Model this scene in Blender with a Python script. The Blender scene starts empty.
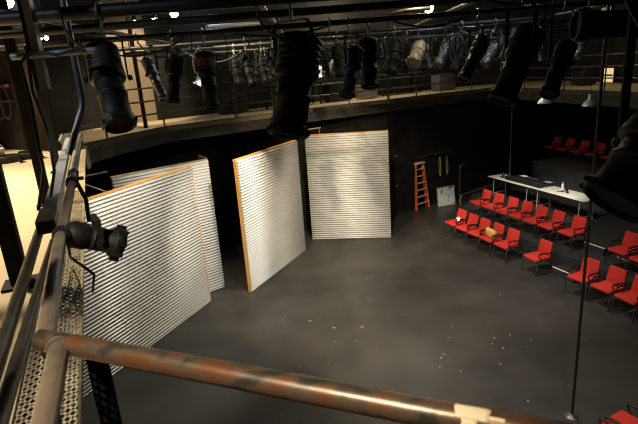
import bpy, bmesh, math, random
from mathutils import Vector, Matrix
random.seed(7)
sc = bpy.context.scene
COL = sc.collection
PI = math.pi

# ------------------------------------------------------------------ materials
def mat(name, color, rough=0.6, metal=0.0, color2=None, scale=8.0, bump=0.0, detail=4.0, lo=0.35, hi=0.65, spec=0.5, stretch=None, color3=None):
    m = bpy.data.materials.new(name); m.use_nodes = True
    nt = m.node_tree; b = nt.nodes['Principled BSDF']
    b.inputs['Roughness'].default_value = rough
    b.inputs['Metallic'].default_value = metal
    b.inputs['Specular IOR Level'].default_value = spec
    c = (*color, 1)
    b.inputs['Base Color'].default_value = c
    c2 = color2 if color2 else tuple(x * 0.8 for x in color)
    tc = nt.nodes.new('ShaderNodeTexCoord'); mp = nt.nodes.new('ShaderNodeMapping')
    nt.links.new(tc.outputs['Object'], mp.inputs['Vector'])
    if stretch: mp.inputs['Scale'].default_value = stretch
    no = nt.nodes.new('ShaderNodeTexNoise'); no.inputs['Scale'].default_value = scale; no.inputs['Detail'].default_value = detail
    nt.links.new(mp.outputs['Vector'], no.inputs['Vector'])
    cr = nt.nodes.new('ShaderNodeValToRGB')
    cr.color_ramp.elements[0].position = lo; cr.color_ramp.elements[0].color = c
    cr.color_ramp.elements[1].position = hi; cr.color_ramp.elements[1].color = (*c2, 1)
    if color3:
        e = cr.color_ramp.elements.new((lo + hi) / 2); e.color = (*color3, 1)
    nt.links.new(no.outputs['Fac'], cr.inputs['Fac'])
    nt.links.new(cr.outputs['Color'], b.inputs['Base Color'])
    if bump:
        bp = nt.nodes.new('ShaderNodeBump'); bp.inputs['Strength'].default_value = bump; bp.inputs['Distance'].default_value = 0.01
        nt.links.new(no.outputs['Fac'], bp.inputs['Height']); nt.links.new(bp.outputs['Normal'], b.inputs['Normal'])
    return m

def emit(name, color, strength):
    m = bpy.data.materials.new(name); m.use_nodes = True
    b = m.node_tree.nodes['Principled BSDF']
    b.inputs['Base Color'].default_value = (*color, 1)
    b.inputs['Emission Color'].default_value = (*color, 1); b.inputs['Emission Strength'].default_value = strength
    return m

M = dict(
    stage=mat('stage_paint', (0.046, 0.042, 0.037), 0.42, 0, (0.026, 0.0245, 0.0225), 0.9, 0.02, 8, 0.3, 0.7, spec=0.5),
    black=mat('black_paint', (0.006, 0.006, 0.006), 0.75, 0, (0.010, 0.010, 0.009), 3, spec=0.2),
    drape=mat('black_drape', (0.004, 0.004, 0.004), 0.95, 0, (0.007, 0.007, 0.007), 3, spec=0.1, stretch=(6, 6, 0.3)),
    fascia=mat('fascia_paint', (0.045, 0.04, 0.035), 0.7, 0, (0.025, 0.023, 0.02), 2.5, stretch=(1, 1, 4)),
    plywood=mat('gallery_plywood', (0.62, 0.50, 0.33), 0.7, 0, (0.52, 0.41, 0.26), 1.3, 0.02),
    greywall=mat('grey_wall', (0.022, 0.021, 0.020), 0.9, 0, (0.015, 0.0145, 0.014), 1.5, spec=0.2),
    tanwall=mat('tan_wall', (0.36, 0.29, 0.2), 0.9, 0, (0.28, 0.22, 0.15), 1.2, spec=0.2),
    brownwall=mat('brown_drape', (0.06, 0.042, 0.027), 0.95, 0, (0.05, 0.035, 0.025), 2.0, spec=0.1, stretch=(5, 5, 0.2)),
    pipe=mat('black_pipe', (0.008, 0.008, 0.008), 0.5, 0.0, (0.013, 0.0125, 0.012), 7, spec=0.35),
    steelflat=mat('blue_grey_paint', (0.30, 0.34, 0.38), 0.45, 0.15, (0.22, 0.25, 0.28), 6),
    steel=mat('grey_steel', (0.20, 0.23, 0.26), 0.38, 0.75, (0.10, 0.12, 0.14), 6, stretch=(1, 1, 0.3)),
    darkrail=mat('dark_rail', (0.13, 0.12, 0.10), 0.4, 0.4, (0.05, 0.047, 0.04), 9),
    olive=mat('worn_olive_pipe', (0.10, 0.085, 0.06), 0.4, 0.6, (0.045, 0.04, 0.035), 8),
    rust=mat('rusty_pipe', (0.05, 0.043, 0.036), 0.34, 0.45, (0.16, 0.062, 0.026), 30, 0.06, 9, 0.36, 0.60, color3=(0.125, 0.088, 0.056), stretch=(.6, 1, 1)),
    tanpipe=mat('tan_pipe', (0.23, 0.20, 0.15), 0.38, 0.35, (0.13, 0.115, 0.095), 16, 0.05, 7, 0.34, 0.66, color3=(0.225, 0.165, 0.115)),
    mesh=mat('expanded_metal', (0.52, 0.44, 0.31), 0.5, 0.2, (0.36, 0.30, 0.21), 12),
    galv=mat('galvanised_sheet', (0.50, 0.49, 0.455), 0.45, 0.1, (0.43, 0.43, 0.415), 1.4, 0.0, 4, 0.3, 0.7),
    wood=mat('pine_frame', (0.60, 0.31, 0.085), 0.6, 0, (0.47, 0.22, 0.055), 4, stretch=(6, 6, 1)),
    brace=mat('weathered_timber', (0.30, 0.22, 0.14), 0.7, 0, (0.2, 0.14, 0.09), 6),
    red=mat('red_fabric', (0.56, 0.036, 0.022), 0.85, 0, (0.48, 0.028, 0.016), 60, 0.05, 2, spec=0.25),
    chairblk=mat('chair_black_plastic', (0.007, 0.007, 0.007), 0.5, 0, (0.016, 0.016, 0.016), 10),
    riser=mat('riser_top', (0.030, 0.030, 0.028), 0.6, 0, (0.020, 0.020, 0.019), 1.5),
    greyblock=mat('grey_carpet_riser', (0.075, 0.075, 0.078), 0.9, 0, (0.06, 0.06, 0.062), 2),
    white=mat('white_laminate', (0.82, 0.79, 0.70), 0.5, 0, (0.76, 0.73, 0.64), 2),
    paper=mat('white_paper', (0.85, 0.85, 0.82), 0.8, 0, (0.8, 0.8, 0.78), 3),
    tape=mat('masking_tape', (0.76, 0.64, 0.42), 0.75, 0, (0.70, 0.58, 0.37), 9, 0.05),
    whitetape=mat('white_edge_tape', (0.85, 0.80, 0.62), 0.6, 0, (0.7, 0.66, 0.5), 9),
    yellowtape=mat('amber_edge_tape', (0.60, 0.36, 0.10), 0.6, 0, (0.3, 0.18, 0.06), 25),
    body=mat('spotlight_black', (0.007, 0.0067, 0.0067), 0.6, 0.0, (0.011, 0.0105, 0.010), 5, 0.03, spec=0.25),
    bodybrown=mat('spotlight_brown_lit', (0.008, 0.0075, 0.007), 0.55, 0.0, (0.06, 0.036, 0.02), 5, 0.03),  # warm light on the dark body put into the colour as brown patches
    bodygrey=mat('spotlight_grey', (0.085, 0.075, 0.062), 0.45, 0.4, (0.06, 0.052, 0.045), 5, 0.03),
    bodycream=mat('spotlight_cream', (0.42, 0.38, 0.29), 0.5, 0.2, (0.28, 0.25, 0.2), 9),  # cream light on a spotlight body put into its colour
    bodyblue=mat('spotlight_silver', (0.24, 0.26, 0.28), 0.38, 0.5, (0.05, 0.057, 0.063), 22),
    clamp=mat('cast_clamp', (0.26, 0.26, 0.25), 0.4, 0.6, (0.10, 0.10, 0.10), 14),
    lens=mat('lens_glass', (0.10, 0.12, 0.14), 0.08, 0.0, (0.12, 0.14, 0.16), 3),
    redtape=mat('red_tape', (0.22, 0.03, 0.015), 0.7, 0, (0.16, 0.02, 0.01), 9),
    cable=mat('black_rubber', (0.010, 0.010, 0.010), 0.55, 0, (0.014, 0.014, 0.014), 10),
    greycable=mat('grey_sheath', (0.10, 0.11, 0.12), 0.5, 0.2, (0.07, 0.08, 0.085), 10),
    orange=mat('orange_fibreglass', (0.72, 0.13, 0.025), 0.5, 0, (0.6, 0.1, 0.02), 9),
    alu=mat('aluminium', (0.62, 0.62, 0.60), 0.45, 0.3, (0.5, 0.5, 0.5), 9),
    brass=mat('brassy_pipe', (0.34, 0.29, 0.17), 0.4, 0.7, (0.22, 0.18, 0.1), 9),
    rope=mat('yellow_rope', (0.32, 0.27, 0.12), 0.9, 0, (0.2, 0.17, 0.08), 40),
    bag=mat('yellow_paper_bag', (0.80, 0.48, 0.14), 0.8, 0, (0.62, 0.32, 0.08), 14, 0.2),
    console=mat('console_black', (0.012, 0.012, 0.013), 0.4, 0, (0.02, 0.02, 0.022), 22),
    fader=mat('fader_grey', (0.16, 0.17, 0.18), 0.4, 0, (0.1, 0.1, 0.11), 12),
    screen=mat('pale_screen', (0.40, 0.50, 0.52), 0.3, 0, (0.3, 0.38, 0.4), 12),
    brownpole=mat('brown_pole', (0.12, 0.075, 0.045), 0.5, 0.3, (0.08, 0.05, 0.03), 9),
    painting=mat('painted_board', (0.42, 0.54, 0.68), 0.7, 0, (0.09, 0.07, 0.05), 3.4, 0, 5, 0.40, 0.62, color3=(0.62, 0.64, 0.64)),
    shade=mat('spun_aluminium', (0.80, 0.81, 0.80), 0.35, 0.25, (0.6, 0.61, 0.6), 4),
    lampwarm=emit('halogen_lamp', (1.0, 0.72, 0.38), 40),
    lampcool=emit('discharge_lamp', (0.80, 1.0, 0.93), 55),
    lampblue=emit('blue_white_lamp', (0.62, 0.75, 1.0), 30),
    lampdim=emit('tiny_lamp', (1.0, 0.85, 0.6), 14),
    lampcool2=emit('dim_discharge_lamp', (0.75, 0.85, 0.85), 2.2),
    window=emit('lit_window', (1.0, 0.72, 0.36), 0.75),
    windowdim=emit('dim_window', (0.8, 0.7, 0.5), 0.10),
)
TAPES = {'o': ((0.55, 0.14, 0.03), 'orange'), 'r': ((0.55, 0.06, 0.04), 'red'), 'p': ((0.75, 0.34, 0.28), 'pink'), 'w': ((0.45, 0.47, 0.45), 'pale grey'),
         'b': ((0.05, 0.05, 0.35), 'dark blue'), 'c': ((0.28, 0.55, 0.62), 'light blue'), 'g': ((0.22, 0.3, 0.18), 'dull green'), 'y': ((0.72, 0.65, 0.38), 'cream')}
for k, (c, n) in TAPES.items():
    M['spike_' + k] = mat('spike_tape_' + n, tuple(x * .62 for x in c), 0.7, 0, tuple(x * 0.5 for x in c), 30)

# ------------------------------------------------------------------ mesh builder
class MB:
    def __init__(s): s.v = []; s.f = []; s.sm = []
    def add(s, vs, fs, smooth=False):
        b = len(s.v); s.v += [Vector(v) for v in vs]
        s.f += [tuple(b + i for i in f) for f in fs]; s.sm += [smooth] * len(fs)
        return s
    def box(s, c, size, rot=None):
        c = Vector(c); h = [x / 2 for x in size]
        vs = [Vector((x * h[0], y * h[1], z * h[2])) for x in (-1, 1) for y in (-1, 1) for z in (-1, 1)]
        if rot is not None: vs = [rot @ v for v in vs]
        return s.add([v + c for v in vs], [(0, 1, 3, 2), (4, 6, 7, 5), (0, 4, 5, 1), (2, 3, 7, 6), (0, 2, 6, 4), (1, 5, 7, 3)])
    def rbox(s, c, size, r, rot=None, seg=3, fn=None):
        bm = bmesh.new(); bmesh.ops.create_cube(bm, size=1.0)
        for v in bm.verts: v.co = Vector((v.co.x * size[0], v.co.y * size[1], v.co.z * size[2]))
        bmesh.ops.bevel(bm, geom=bm.edges[:] , offset=r, segments=seg, profile=0.5, affect='EDGES')
        if fn:
            for v in bm.verts: v.co = fn(v.co)
        bm.verts.index_update()
        R = rot if rot is not None else Matrix.Identity(3)
        s.add([R @ v.co + Vector(c) for v in bm.verts], [tuple(v.index for v in f.verts) for f in bm.faces], True)
        bm.free(); return s
    def beam(s, a, b, w, h, up=(0, 0, 1)):
        a = Vector(a); b = Vector(b); d = (b - a); L = d.length; d.normalize()
        u = Vector(up); sd = d.cross(u)
        if sd.length < 1e-4: sd = d.cross(Vector((1, 0, 0)))
        sd.normalize(); u = sd.cross(d)
        return s.box((a + b) / 2, (L, w, h), Matrix((d, sd, u)).transposed())
    def tube(s, pts, r, n=10, closed=False, caps=True):
        pts = [Vector(p) for p in pts]; N = len(pts); rings = []
        t0 = (pts[1] - pts[0]).normalized()
        ref = Vector((0, 0, 1)) if abs(t0.z) < 0.9 else Vector((1, 0, 0))
        u = t0.cross(ref).normalized()
        vs = []; fs = []
        rr = r if isinstance(r, (list, tuple)) else [r] * N
        for i, p in enumerate(pts):
            if closed: t = (pts[(i + 1) % N] - pts[i - 1]).normalized()
            elif i == 0: t = (pts[1] - pts[0]).normalized()
            elif i == N - 1: t = (pts[-1] - pts[-2]).normalized()
            else: t = ((pts[i + 1] - p).normalized() + (p - pts[i - 1]).normalized()).normalized()
            u = (u - t * u.dot(t)).normalized(); w = t.cross(u)
            k = 1.0
            if 0 < i < N - 1 and not closed:
                ca = (pts[i + 1] - p).normalized().dot((p - pts[i - 1]).normalized())
                k = 1.0 / max(0.6, math.sqrt(max(0.01, (1 + ca) / 2)))
            for j in range(n):
                a = 2 * PI * j / n
                vs.append(p + (u * math.cos(a) + w * math.sin(a)) * rr[i] * (k if N < 5 else 1))
        for i in range(N if closed else N - 1):
            for j in range(n):
                a = i * n + j; b = i * n + (j + 1) % n; c = ((i + 1) % N) * n
                fs.append((a, b, c + (j + 1) % n, c + j))
        s.add(vs, fs, True)
        if caps and not closed:
            s.add(vs[:n], [tuple(range(n - 1, -1, -1))]); s.add(vs[-n:], [tuple(range(n))])
        return s
    def lathe(s, prof, o, axis=(0, 0, 1), n=20, smooth=True):
        """prof: list of (t along axis, radius)"""
        o = Vector(o); a = Vector(axis).normalized()
        ref = Vector((0, 0, 1)) if abs(a.z) < 0.9 else Vector((1, 0, 0))
        u = a.cross(ref).normalized(); w = a.cross(u)
        vs = []; fs = []
        for t, r in prof:
            for j in range(n):
                g = 2 * PI * j / n; vs.append(o + a * t + (u * math.cos(g) + w * math.sin(g)) * max(r, 1e-4))
        for i in range(len(prof) - 1):
            for j in range(n):
                fs.append((i * n + j, i * n + (j + 1) % n, (i + 1) * n + (j + 1) % n, (i + 1) * n + j))
        s.add(vs, fs, smooth)
        s.add(vs[:n], [tuple(range(n - 1, -1, -1))]); s.add(vs[-n:], [tuple(range(n))])
        return s
    def prism(s, poly, z0, z1):
        n = len(poly)
        vs = [(x, y, z0) for x, y in poly] + [(x, y, z1) for x, y in poly]
        fs = [tuple(range(n - 1, -1, -1)), tuple(range(n, 2 * n))] + [(i, (i + 1) % n, n + (i + 1) % n, n + i) for i in range(n)]
        return s.add(vs, fs)
    def quad(s, a, b, c, d): return s.add([a, b, c, d], [(0, 1, 2, 3)])

def arc(p, q, r, k, n=6):
    """corner points from p->k->q rounded with radius r"""
    p, q, k = Vector(p), Vector(q), Vector(k)
    a = k + (p - k).normalized() * r; b = k + (q - k).normalized() * r
    return [a * (1 - t) ** 2 + k * 2 * t * (1 - t) + b * t * t for t in [i / n for i in range(n + 1)]]

# ------------------------------------------------------------------ objects
ROOTM = {}
def _link(name, mb, m, M4):
    inv = M4.inverted()
    me = bpy.data.meshes.new(name)
    me.from_pydata([inv @ v for v in mb.v], [], mb.f); me.update()
    me.polygons.foreach_set('use_smooth', mb.sm)
    bm = bmesh.new(); bm.from_mesh(me); bmesh.ops.recalc_face_normals(bm, faces=bm.faces); bm.to_mesh(me); bm.free()
    me.materials.append(m if not isinstance(m, str) else M[m])
    o = bpy.data.objects.new(name, me); COL.objects.link(o)
    return o
def tag(o, label, cat, group=None):
    o['label'] = label; o['category'] = cat
    if group: o['group'] = group
    return o
def thing(name, label, cat, loc, rz=0.0, group=None):
    o = bpy.data.objects.new(name, None); COL.objects.link(o)
    o.location = loc; o.rotation_euler = (0, 0, rz); o.empty_display_size = 0.1
    ROOTM[o.name] = Matrix.Translation(loc) @ Matrix.Rotation(rz, 4, 'Z')
    return tag(o, label, cat, group)
def part(name, mb, m, parent, label=None, local=False):
    """mb in world coordinates (or in the thing's own when local)"""
    root = parent
    while root.parent is not None: root = root.parent
    o = _link(name, mb, m, Matrix.Identity(4) if local else ROOTM[root.name])
    o.parent = parent
    if label: o['label'] = label
    return o
def solo(name, mb, m, label, cat, group=None):
    lo = [min(v[i] for v in mb.v) for i in range(3)]; hi = [max(v[i] for v in mb.v) for i in range(3)]
    M4 = Matrix.Translation(((lo[0] + hi[0]) / 2, (lo[1] + hi[1]) / 2, lo[2]))
    o = _link(name, mb, m, M4); o.matrix_world = M4; ROOTM[o.name] = M4
    return tag(o, label, cat, group)
def struct(name, mb, m):
    o = _link(name, mb, m, Matrix.Identity(4)); ROOTM[o.name] = Matrix.Identity(4); o['kind'] = 'structure'; return o
def dup(root, loc, rz, label, group=None):
    r = root.copy(); COL.objects.link(r); r.location = loc; r.rotation_euler = (0, 0, rz); r['label'] = label
    if group: r['group'] = group
    for ch in list(root.children):
        c = ch.copy(); COL.objects.link(c); c.parent = r
        for g in list(ch.children):
            d = g.copy(); COL.objects.link(d); d.parent = c
    return r

# frame of the left-hand gallery edge (it runs away from the corner of the pipe)
AZ = math.radians(-23.6); D1 = Vector((math.sin(AZ), math.cos(AZ), 0)); NR = Vector((D1.y, -D1.x, 0))
def ld(L, D, z): return NR * L + D1 * D + Vector((0, 0, z))
EYE = 5.6; GZ = 4.40

# ================================================================== SETTING
floor = MB().prism([(-12, -4), (15, -4), (15, 26), (-12, 26)], -0.2, 0.0); struct('floor', floor, 'stage')
inner = [(-4.87, 10.65), (-4.72, 11.6), (-3.95, 13.55), (-2.2, 14.7), (-0.1, 16.25), (2.83, 17.95), (5.15, 19.4), (7.85, 20.7), (8.0, 19.0), (8.32, 16.65), (8.68, 14.95), (8.85, 13.3), (9.0, 9.0), (9.0, 3.0)]
outer = [(-7.54, 11.1), (-7.2, 12.6), (-6.05, 15.25), (-3.75, 16.91), (-1.57, 18.52), (1.44, 20.27), (3.85, 21.77), (7.5, 23.4), (11.2, 23.4), (11.2, 17.0), (11.2, 15.0), (11.2, 13.3), (11.2, 9.0), (11.2, 3.0)]
g = MB()
L0 = [ld(-0.49, -2.2, 0), ld(-0.49, 11.7, 0)]; L1 = [ld(-4.4, -2.2, 0), ld(-4.4, 15.6, 0)]
ins = [(p.x, p.y) for p in L0] + inner; outs = [(p.x, p.y) for p in L1] + outer
for i in range(len(ins) - 1):
    g.prism([ins[i], ins[i + 1], outs[i + 1], outs[i]], GZ - 0.12, GZ)
struct('floor_gallery', g, 'plywood')
fa = MB()
ring = [tuple(ld(-0.22, 11.0, 0).xy)] + inner
for i in range(len(ring) - 1):
    a, b = Vector((*ring[i], 0)), Vector((*ring[i + 1], 0)); d = (b - a).normalized(); n = Vector((-d.y, d.x, 0))
    a2, b2 = a + n * 0.06, b + n * 0.06
    fa.prism([a.xy, b.xy, b2.xy, a2.xy], 3.98, GZ + 0.02)
struct('trim_1', fa, 'fascia')
fb = MB(); a = ld(-0.50, -2.2, 0); b = ld(-0.50, 11.2, 0)
fb.prism([a.xy, b.xy, (b - NR * 0.06).xy, (a - NR * 0.06).xy], 4.1, GZ - 0.01); struct('trim_2', fb, 'black')

def wallstrip(name, pts, z0, z1, m, th=0.15, side=1):
    w = MB()
    for i in range(len(pts) - 1):
        a, b = Vector((*pts[i], 0)), Vector((*pts[i + 1], 0)); d = (b - a).normalized(); n = Vector((-d.y, d.x, 0)) * side * th
        w.prism([a.xy, b.xy, (b + n).xy, (a + n).xy], z0, z1)
    return struct(name, w, m)
wallstrip('wall_left', [tuple(ld(-2.6, -3, 0).xy), (-7.2, 10.2), (-5.9, 14.4), (-3.2, 15.6), (-1.2, 16.9)], 0, 4.28, 'drape')
wallstrip('wall_back', [(-1.2, 16.9), (2.7, 18.02), (4.5, 19.2), (7.0, 20.75), (9.5, 22.6), (14, 23.8)], 0, 4.28, 'black')
wallstrip('wall_right', [(14, 23.8), (14, 2.0)], 0, 4.28, 'black')
wallstrip('wall_upper_left', [tuple(ld(-4.4, -3.0, 0).xy), tuple(ld(-4.4, 15.9, 0).xy)], GZ, 8.6, 'greywall')
wallstrip('wall_upper_corner', [(-7.54, 11.1), (-7.2, 12.6), (-6.05, 15.25), (-5.87, 15.38)], GZ, 8.6, 'greywall')
wallstrip('wall_upper_lobby', [(-5.87, 15.38), (-4.95, 16.04)], GZ, 8.6, 'tanwall')  # tan only on the lit stretch; shade beyond it put in as grey
wallstrip('wall_upper_back', [(-4.95, 16.04), (-3.75, 16.91), (-1.57, 18.52), (1.44, 20.27), (3.85, 21.77), (7.5, 23.4), (11.2, 23.4)], GZ, 8.6, 'greywall')
wallstrip('wall_upper_right', [(11.2, 23.4), (11.2, 2.0)], GZ, 8.6, 'greywall')
struct('ceiling', MB().prism([(-12, -4), (15, -4), (15, 27), (-12, 27)], 8.6, 8.8), 'black')
# dark partition crossing the left gallery, with hanging drapes
wallstrip('wall_partition', [(-9.4, 12.45), (-5.15, 9.85)], GZ, 8.6, 'greywall', 0.12)
for i, (t, w, m_, lab) in enumerate([(0.865, 0.22, 'greywall', 'charcoal cloth drape hanging on the dark partition, left of the brown one'), (0.955, 0.17, 'brownwall', 'brown cloth drape hanging at the open end of the dark partition')]):
    a = Vector((-9.4, 12.45, 0)); b = Vector((-5.15, 9.85, 0)); d = (b - a).normalized(); n = Vector((d.y, -d.x, 0))
    if n.y > 0: n = -n
    c = a + (b - a) * t; mb = MB(); N = 24; vs = []; fs = []
    for k in range(N + 1):
        o = c + d * w * (k / N - 0.5) * 2 + n * (0.06 + 0.035 * math.sin(k * 1.7))
        vs += [(o.x, o.y, GZ + 0.02), (o.x, o.y, 7.6)]
        o = o - n * 0.015
        vs += [(o.x, o.y, GZ + 0.02), (o.x, o.y, 7.6)]
    for k in range(N):
        q = 4 * k; fs += [(q, q + 4, q + 5, q + 1), (q + 2, q + 3, q + 7, q + 6), (q, q + 2, q + 6, q + 4), (q + 1, q + 5, q + 7, q + 3)]
    mb.add(vs, fs, True); solo('hanging_drape', mb, m_, lab, 'curtain')
# lit window in the right upper wall and two dim panes higher up
def window(nm, loc_y, z0, z1, w, m, x=13.35):
    fr = MB().box((x, loc_y, (z0 + z1) / 2), (0.08, w + 0.12, z1 - z0 + 0.12)); o = struct(nm, fr, 'black')
    p = MB()
    p.box((x - 0.05, loc_y, (z0 + z1) / 2), (0.03, w, z1 - z0)); q = part('pane', p, m, o)
    b = MB().box((x - 0.075, loc_y, (z0 + z1) / 2 + 0.0), (0.03, w, 0.06)); part('glazing_bar', b, 'black', o)
window('window_1', 18.75, 4.42, 4.92, 0.62, 'window', 11.16)
window('window_2', 19.4, 6.80, 7.08, 0.24, 'windowdim', 11.16); window('window_3', 19.07, 6.80, 7.08, 0.24, 'windowdim', 11.16)

# ================================================================== FOREGROUND PIPES
PZ = EYE - 0.52; PR = 0.0225
C = Vector((-0.612, 0.955, PZ)); DV = Vector((0.92308, -0.38461, 0))
pr = thing('pipe_rail', 'rusty scaffold pipe rail running across the foreground with tape stuck on it', 'railing', (C.x, C.y, PZ - PR))
part('cross_pipe', MB().tube([C - DV * 0.012, C + DV * 1.9], PR, 28), 'rust', pr)
LP = -0.178
part('side_pipe', MB().tube([C - D1 * 0.004, ld(LP - 0.005, 1.8, PZ), ld(LP + 0.008, 3.4, PZ)], PR * 0.96, 24), 'tanpipe', pr, 'tan-grey worn pipe running away along the gallery edge')
T = C + DV * 0.044
part('stub_pipe', MB().tube([T + Vector((0, 0, -0.004)), T + Vector((0.1125, -0.292, 0)) * 3.0 + Vector((0, 0, -0.004))], PR * 0.93, 24), 'tanpipe', pr, 'short tan pipe welded under the cross pipe')
wl = MB().lathe([(-0.005, PR * 1.05), (0, PR * 1.13), (0.006, PR * 1.05)], T + Vector((0.0075, -0.0195, 0)), D1, 20); part('weld_bead', wl, 'tanpipe', pr)
# far galvanised length of the side pipe with its coupling
part('coupling', MB().lathe([(0, 0.027), (0.01, 0.03), (0.09, 0.03), (0.10, 0.027)], ld(LP + 0.008, 3.36, PZ), D1, 18), 'pipe', pr)
part('silver_pipe', MB().tube([ld(LP + 0.008, 3.4, PZ), ld(-0.150, 6.3, PZ)], 0.021, 18), 'steel', pr, 'bare silver length of pipe beyond the clamp')
# masking tape on the cross pipe: wide patch with a tail hanging down and a thin strip
def pipe_patch(s0, s1, a0, a1, n=10, k=6):
    """patch on the cross pipe from s0 to s1 along it; angle 0 = facing the viewer's side, 90 = top"""
    sd = Vector((-DV.y, DV.x, 0)) * -1.0; upv = Vector((0, 0, 1)); vs = []; fs = []
    for lay in (PR + 0.0004, PR + 0.0009):
        for i in range(k + 1):
            s = s0 + (s1 - s0) * i / k
            for j in range(n + 1):
                a = math.radians(a0 + (a1 - a0) * j / n); e = 0.0012 * math.sin(7 * a + s * 300) if 0 < j < n else 0
                vs.append(C + DV * (s + (e if i in (0, k) else 0)) + (sd * math.cos(a) + upv * math.sin(a)) * lay)
    W = n + 1; H = (k + 1) * W
    for i in range(k):
        for j in range(n):
            q = i * W + j; fs += [(H + q, H + q + 1, H + q + W + 1, H + q + W), (q, q + W, q + W + 1, q + 1)]
    for i in range(k):
        for j in (0, n):
            q = i * W + j; fs.append((q, q + W, H + q + W, H + q))
    for j in range(n):
        for i in (0, k):
            q = i * W + j; fs.append((q, q + 1, H + q + 1, H + q))
    return MB().add(vs, fs, True)
tp = part('tape', pipe_patch(0.862, 0.912, 42, 100), 'tape', pr, 'torn cream masking tape on the pipe')
part('tape_tail', pipe_patch(0.872, 0.894, -40, 42), 'tape', tp); part('tape_strip', pipe_patch(0.912, 0.934, 52, 66), 'tape', tp)

# rails and bars on the gallery side
solo('handrail_pipe', MB().tube([ld(-0.385, -0.6, EYE - 0.765), ld(-0.385, 9.6, EYE - 0.765)], 0.024, 18), 'olive', 'dark olive guard rail pipe beside the rusty pipe on its gallery side', 'railing')
solo('handrail_pipe', MB().tube([ld(-0.328, 0.3, EYE - 0.70), ld(-0.320, 3.0, EYE - 0.82)], 0.021, 18), 'olive', 'brown pipe wedged between the rusty pipe and the olive guard rail', 'railing')
solo('conduit_pipe', MB().tube([ld(-0.55, -0.6, EYE - 1.07), ld(-0.53, 6.5, EYE - 1.06)], 0.016, 14), 'steel', 'thin blue-grey conduit low along the gallery side of the guard rail', 'pipe')
bar = thing('steel_bar', 'flat rectangular grey steel bar lying along the rail with a dark boxed end', 'bar', tuple(ld(-0.31, 2.7, EYE - 0.68)))
part('tube_body', MB().beam(ld(-0.305, 2.95, EYE - 0.655), ld(-0.335, 7.3, EYE - 0.655), 0.075, 0.05), 'steelflat', bar)
part('end_box', MB().beam(ld(-0.302, 2.66, EYE - 0.65), ld(-0.305, 2.98, EYE - 0.65), 0.086, 0.065), 'pipe', bar, 'matt black end box')
fl = MB()
for sgn in (-1, 1): fl.beam(ld(-0.335 + sgn * 0.075, 6.6, EYE - 0.60), ld(-0.335 + sgn * 0.075, 7.5, EYE - 0.60), 0.018, 0.02)
fl.beam(ld(-0.42, 7.5, EYE - 0.60), ld(-0.25, 7.5, EYE - 0.60), 0.02, 0.02)
part('end_bracket', fl, 'steelflat', bar, 'pale steel U bracket at the far end')
# expanded metal strip (real diamonds)
em = thing('mesh_strip', 'expanded metal walkway strip along the open edge of the gallery', 'grating', tuple(ld(-0.36, 0, GZ)))
mm = MB(); L_a, L_b = -0.478, -0.250; pitchL, pitchD = 0.0380, 0.056; ncol = int((L_b - L_a) / pitchL)
def strand(a, b):
    d = (b - a); n_ = Vector((-d.y, d.x, 0)).normalized() * 0.0055
    mm.add([a - n_, a + n_, b + n_, b - n_, a - n_ - Vector((0, 0, .004)), a + n_ - Vector((0, 0, .004)), b + n_ - Vector((0, 0, .004)), b - n_ - Vector((0, 0, .004))],
           [(0, 3, 2, 1), (4, 5, 6, 7), (0, 1, 5, 4), (2, 3, 7, 6), (1, 2, 6, 5), (0, 4, 7, 3)])
D0, D9 = 0.9, 6.5; nrow = int((D9 - D0) / pitchD)
for r_ in range(nrow):
    for c_ in range(ncol):
        l0 = L_a + c_ * pitchL; d0 = D0 + r_ * pitchD
        m1 = ld(l0 + pitchL / 2, d0, GZ); m2 = ld(l0 + pitchL / 2, d0 + pitchD, GZ); w_ = ld(l0, d0 + pitchD / 2, GZ); e_ = ld(l0 + pitchL, d0 + pitchD / 2, GZ)
        strand(m1, w_); strand(m1, e_); strand(w_, m2); strand(e_, m2)
part('diamond_mesh', mm, 'mesh', em)
for L_ in (-0.482, -0.244):
    part('edge_angle', MB().beam(ld(L_, -0.8, GZ), ld(L_, 10.9, GZ), 0.011, 0.03), 'mesh', em)
cb = MB()
for dd in (1.35, 2.6, 3.9, 5.2, 6.5, 8.0): cb.beam(ld(-0.478, dd, GZ - 0.03), ld(-0.248, dd, GZ - 0.03), 0.02, 0.03)
part('cross_bar', cb, 'pipe', em)
part('solid_strip', MB().beam(ld(-0.363, 6.5, GZ - 0.004), ld(-0.363, 10.9, GZ - 0.004), 0.225, 0.006, (0, 0, 1)), 'mesh', em)
# cable and plug lying on the mesh
pc = thing('power_cable', 'black extension cable with a cream plug lying on the metal mesh strip', 'cable', tuple(ld(-0.33, 2.2, GZ)))
part('cord', MB().tube([ld(-0.30, 0.85, GZ + .012), ld(-0.285, 1.25, GZ + .012), ld(-0.29, 1.6, GZ + .012), ld(-0.335, 1.95, GZ + .014), ld(-0.345, 2.27, GZ + .03)], 0.008, 10), 'cable', pc)
plug = part('plug', MB().rbox(ld(-0.345, 2.36, GZ + .04), (0.075, 0.10, 0.05), 0.012, Matrix.Rotation(-0.4, 3, 'Z')), 'cable', pc)
part('plug_face', MB().rbox(ld(-0.345, 2.325, GZ + .068), (0.078, 0.055, 0.02), 0.006, Matrix.Rotation(-0.4, 3, 'Z')), 'tape', plug, 'cream plug face')
solo('loose_cable', MB().tube([ld(-0.26, 2.75, GZ + .05), ld(-0.285, 3.0, GZ + .02), ld(-0.265, 3.25, GZ + .01), ld(-0.31, 3.6, GZ + .01), ld(-0.33, 3.1, GZ + .012), ld(-0.40, 2.8, GZ + .012)], 0.006, 8), 'cable', 'thin black cable bent across the mesh under the clamped spotlight', 'cable')
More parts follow.
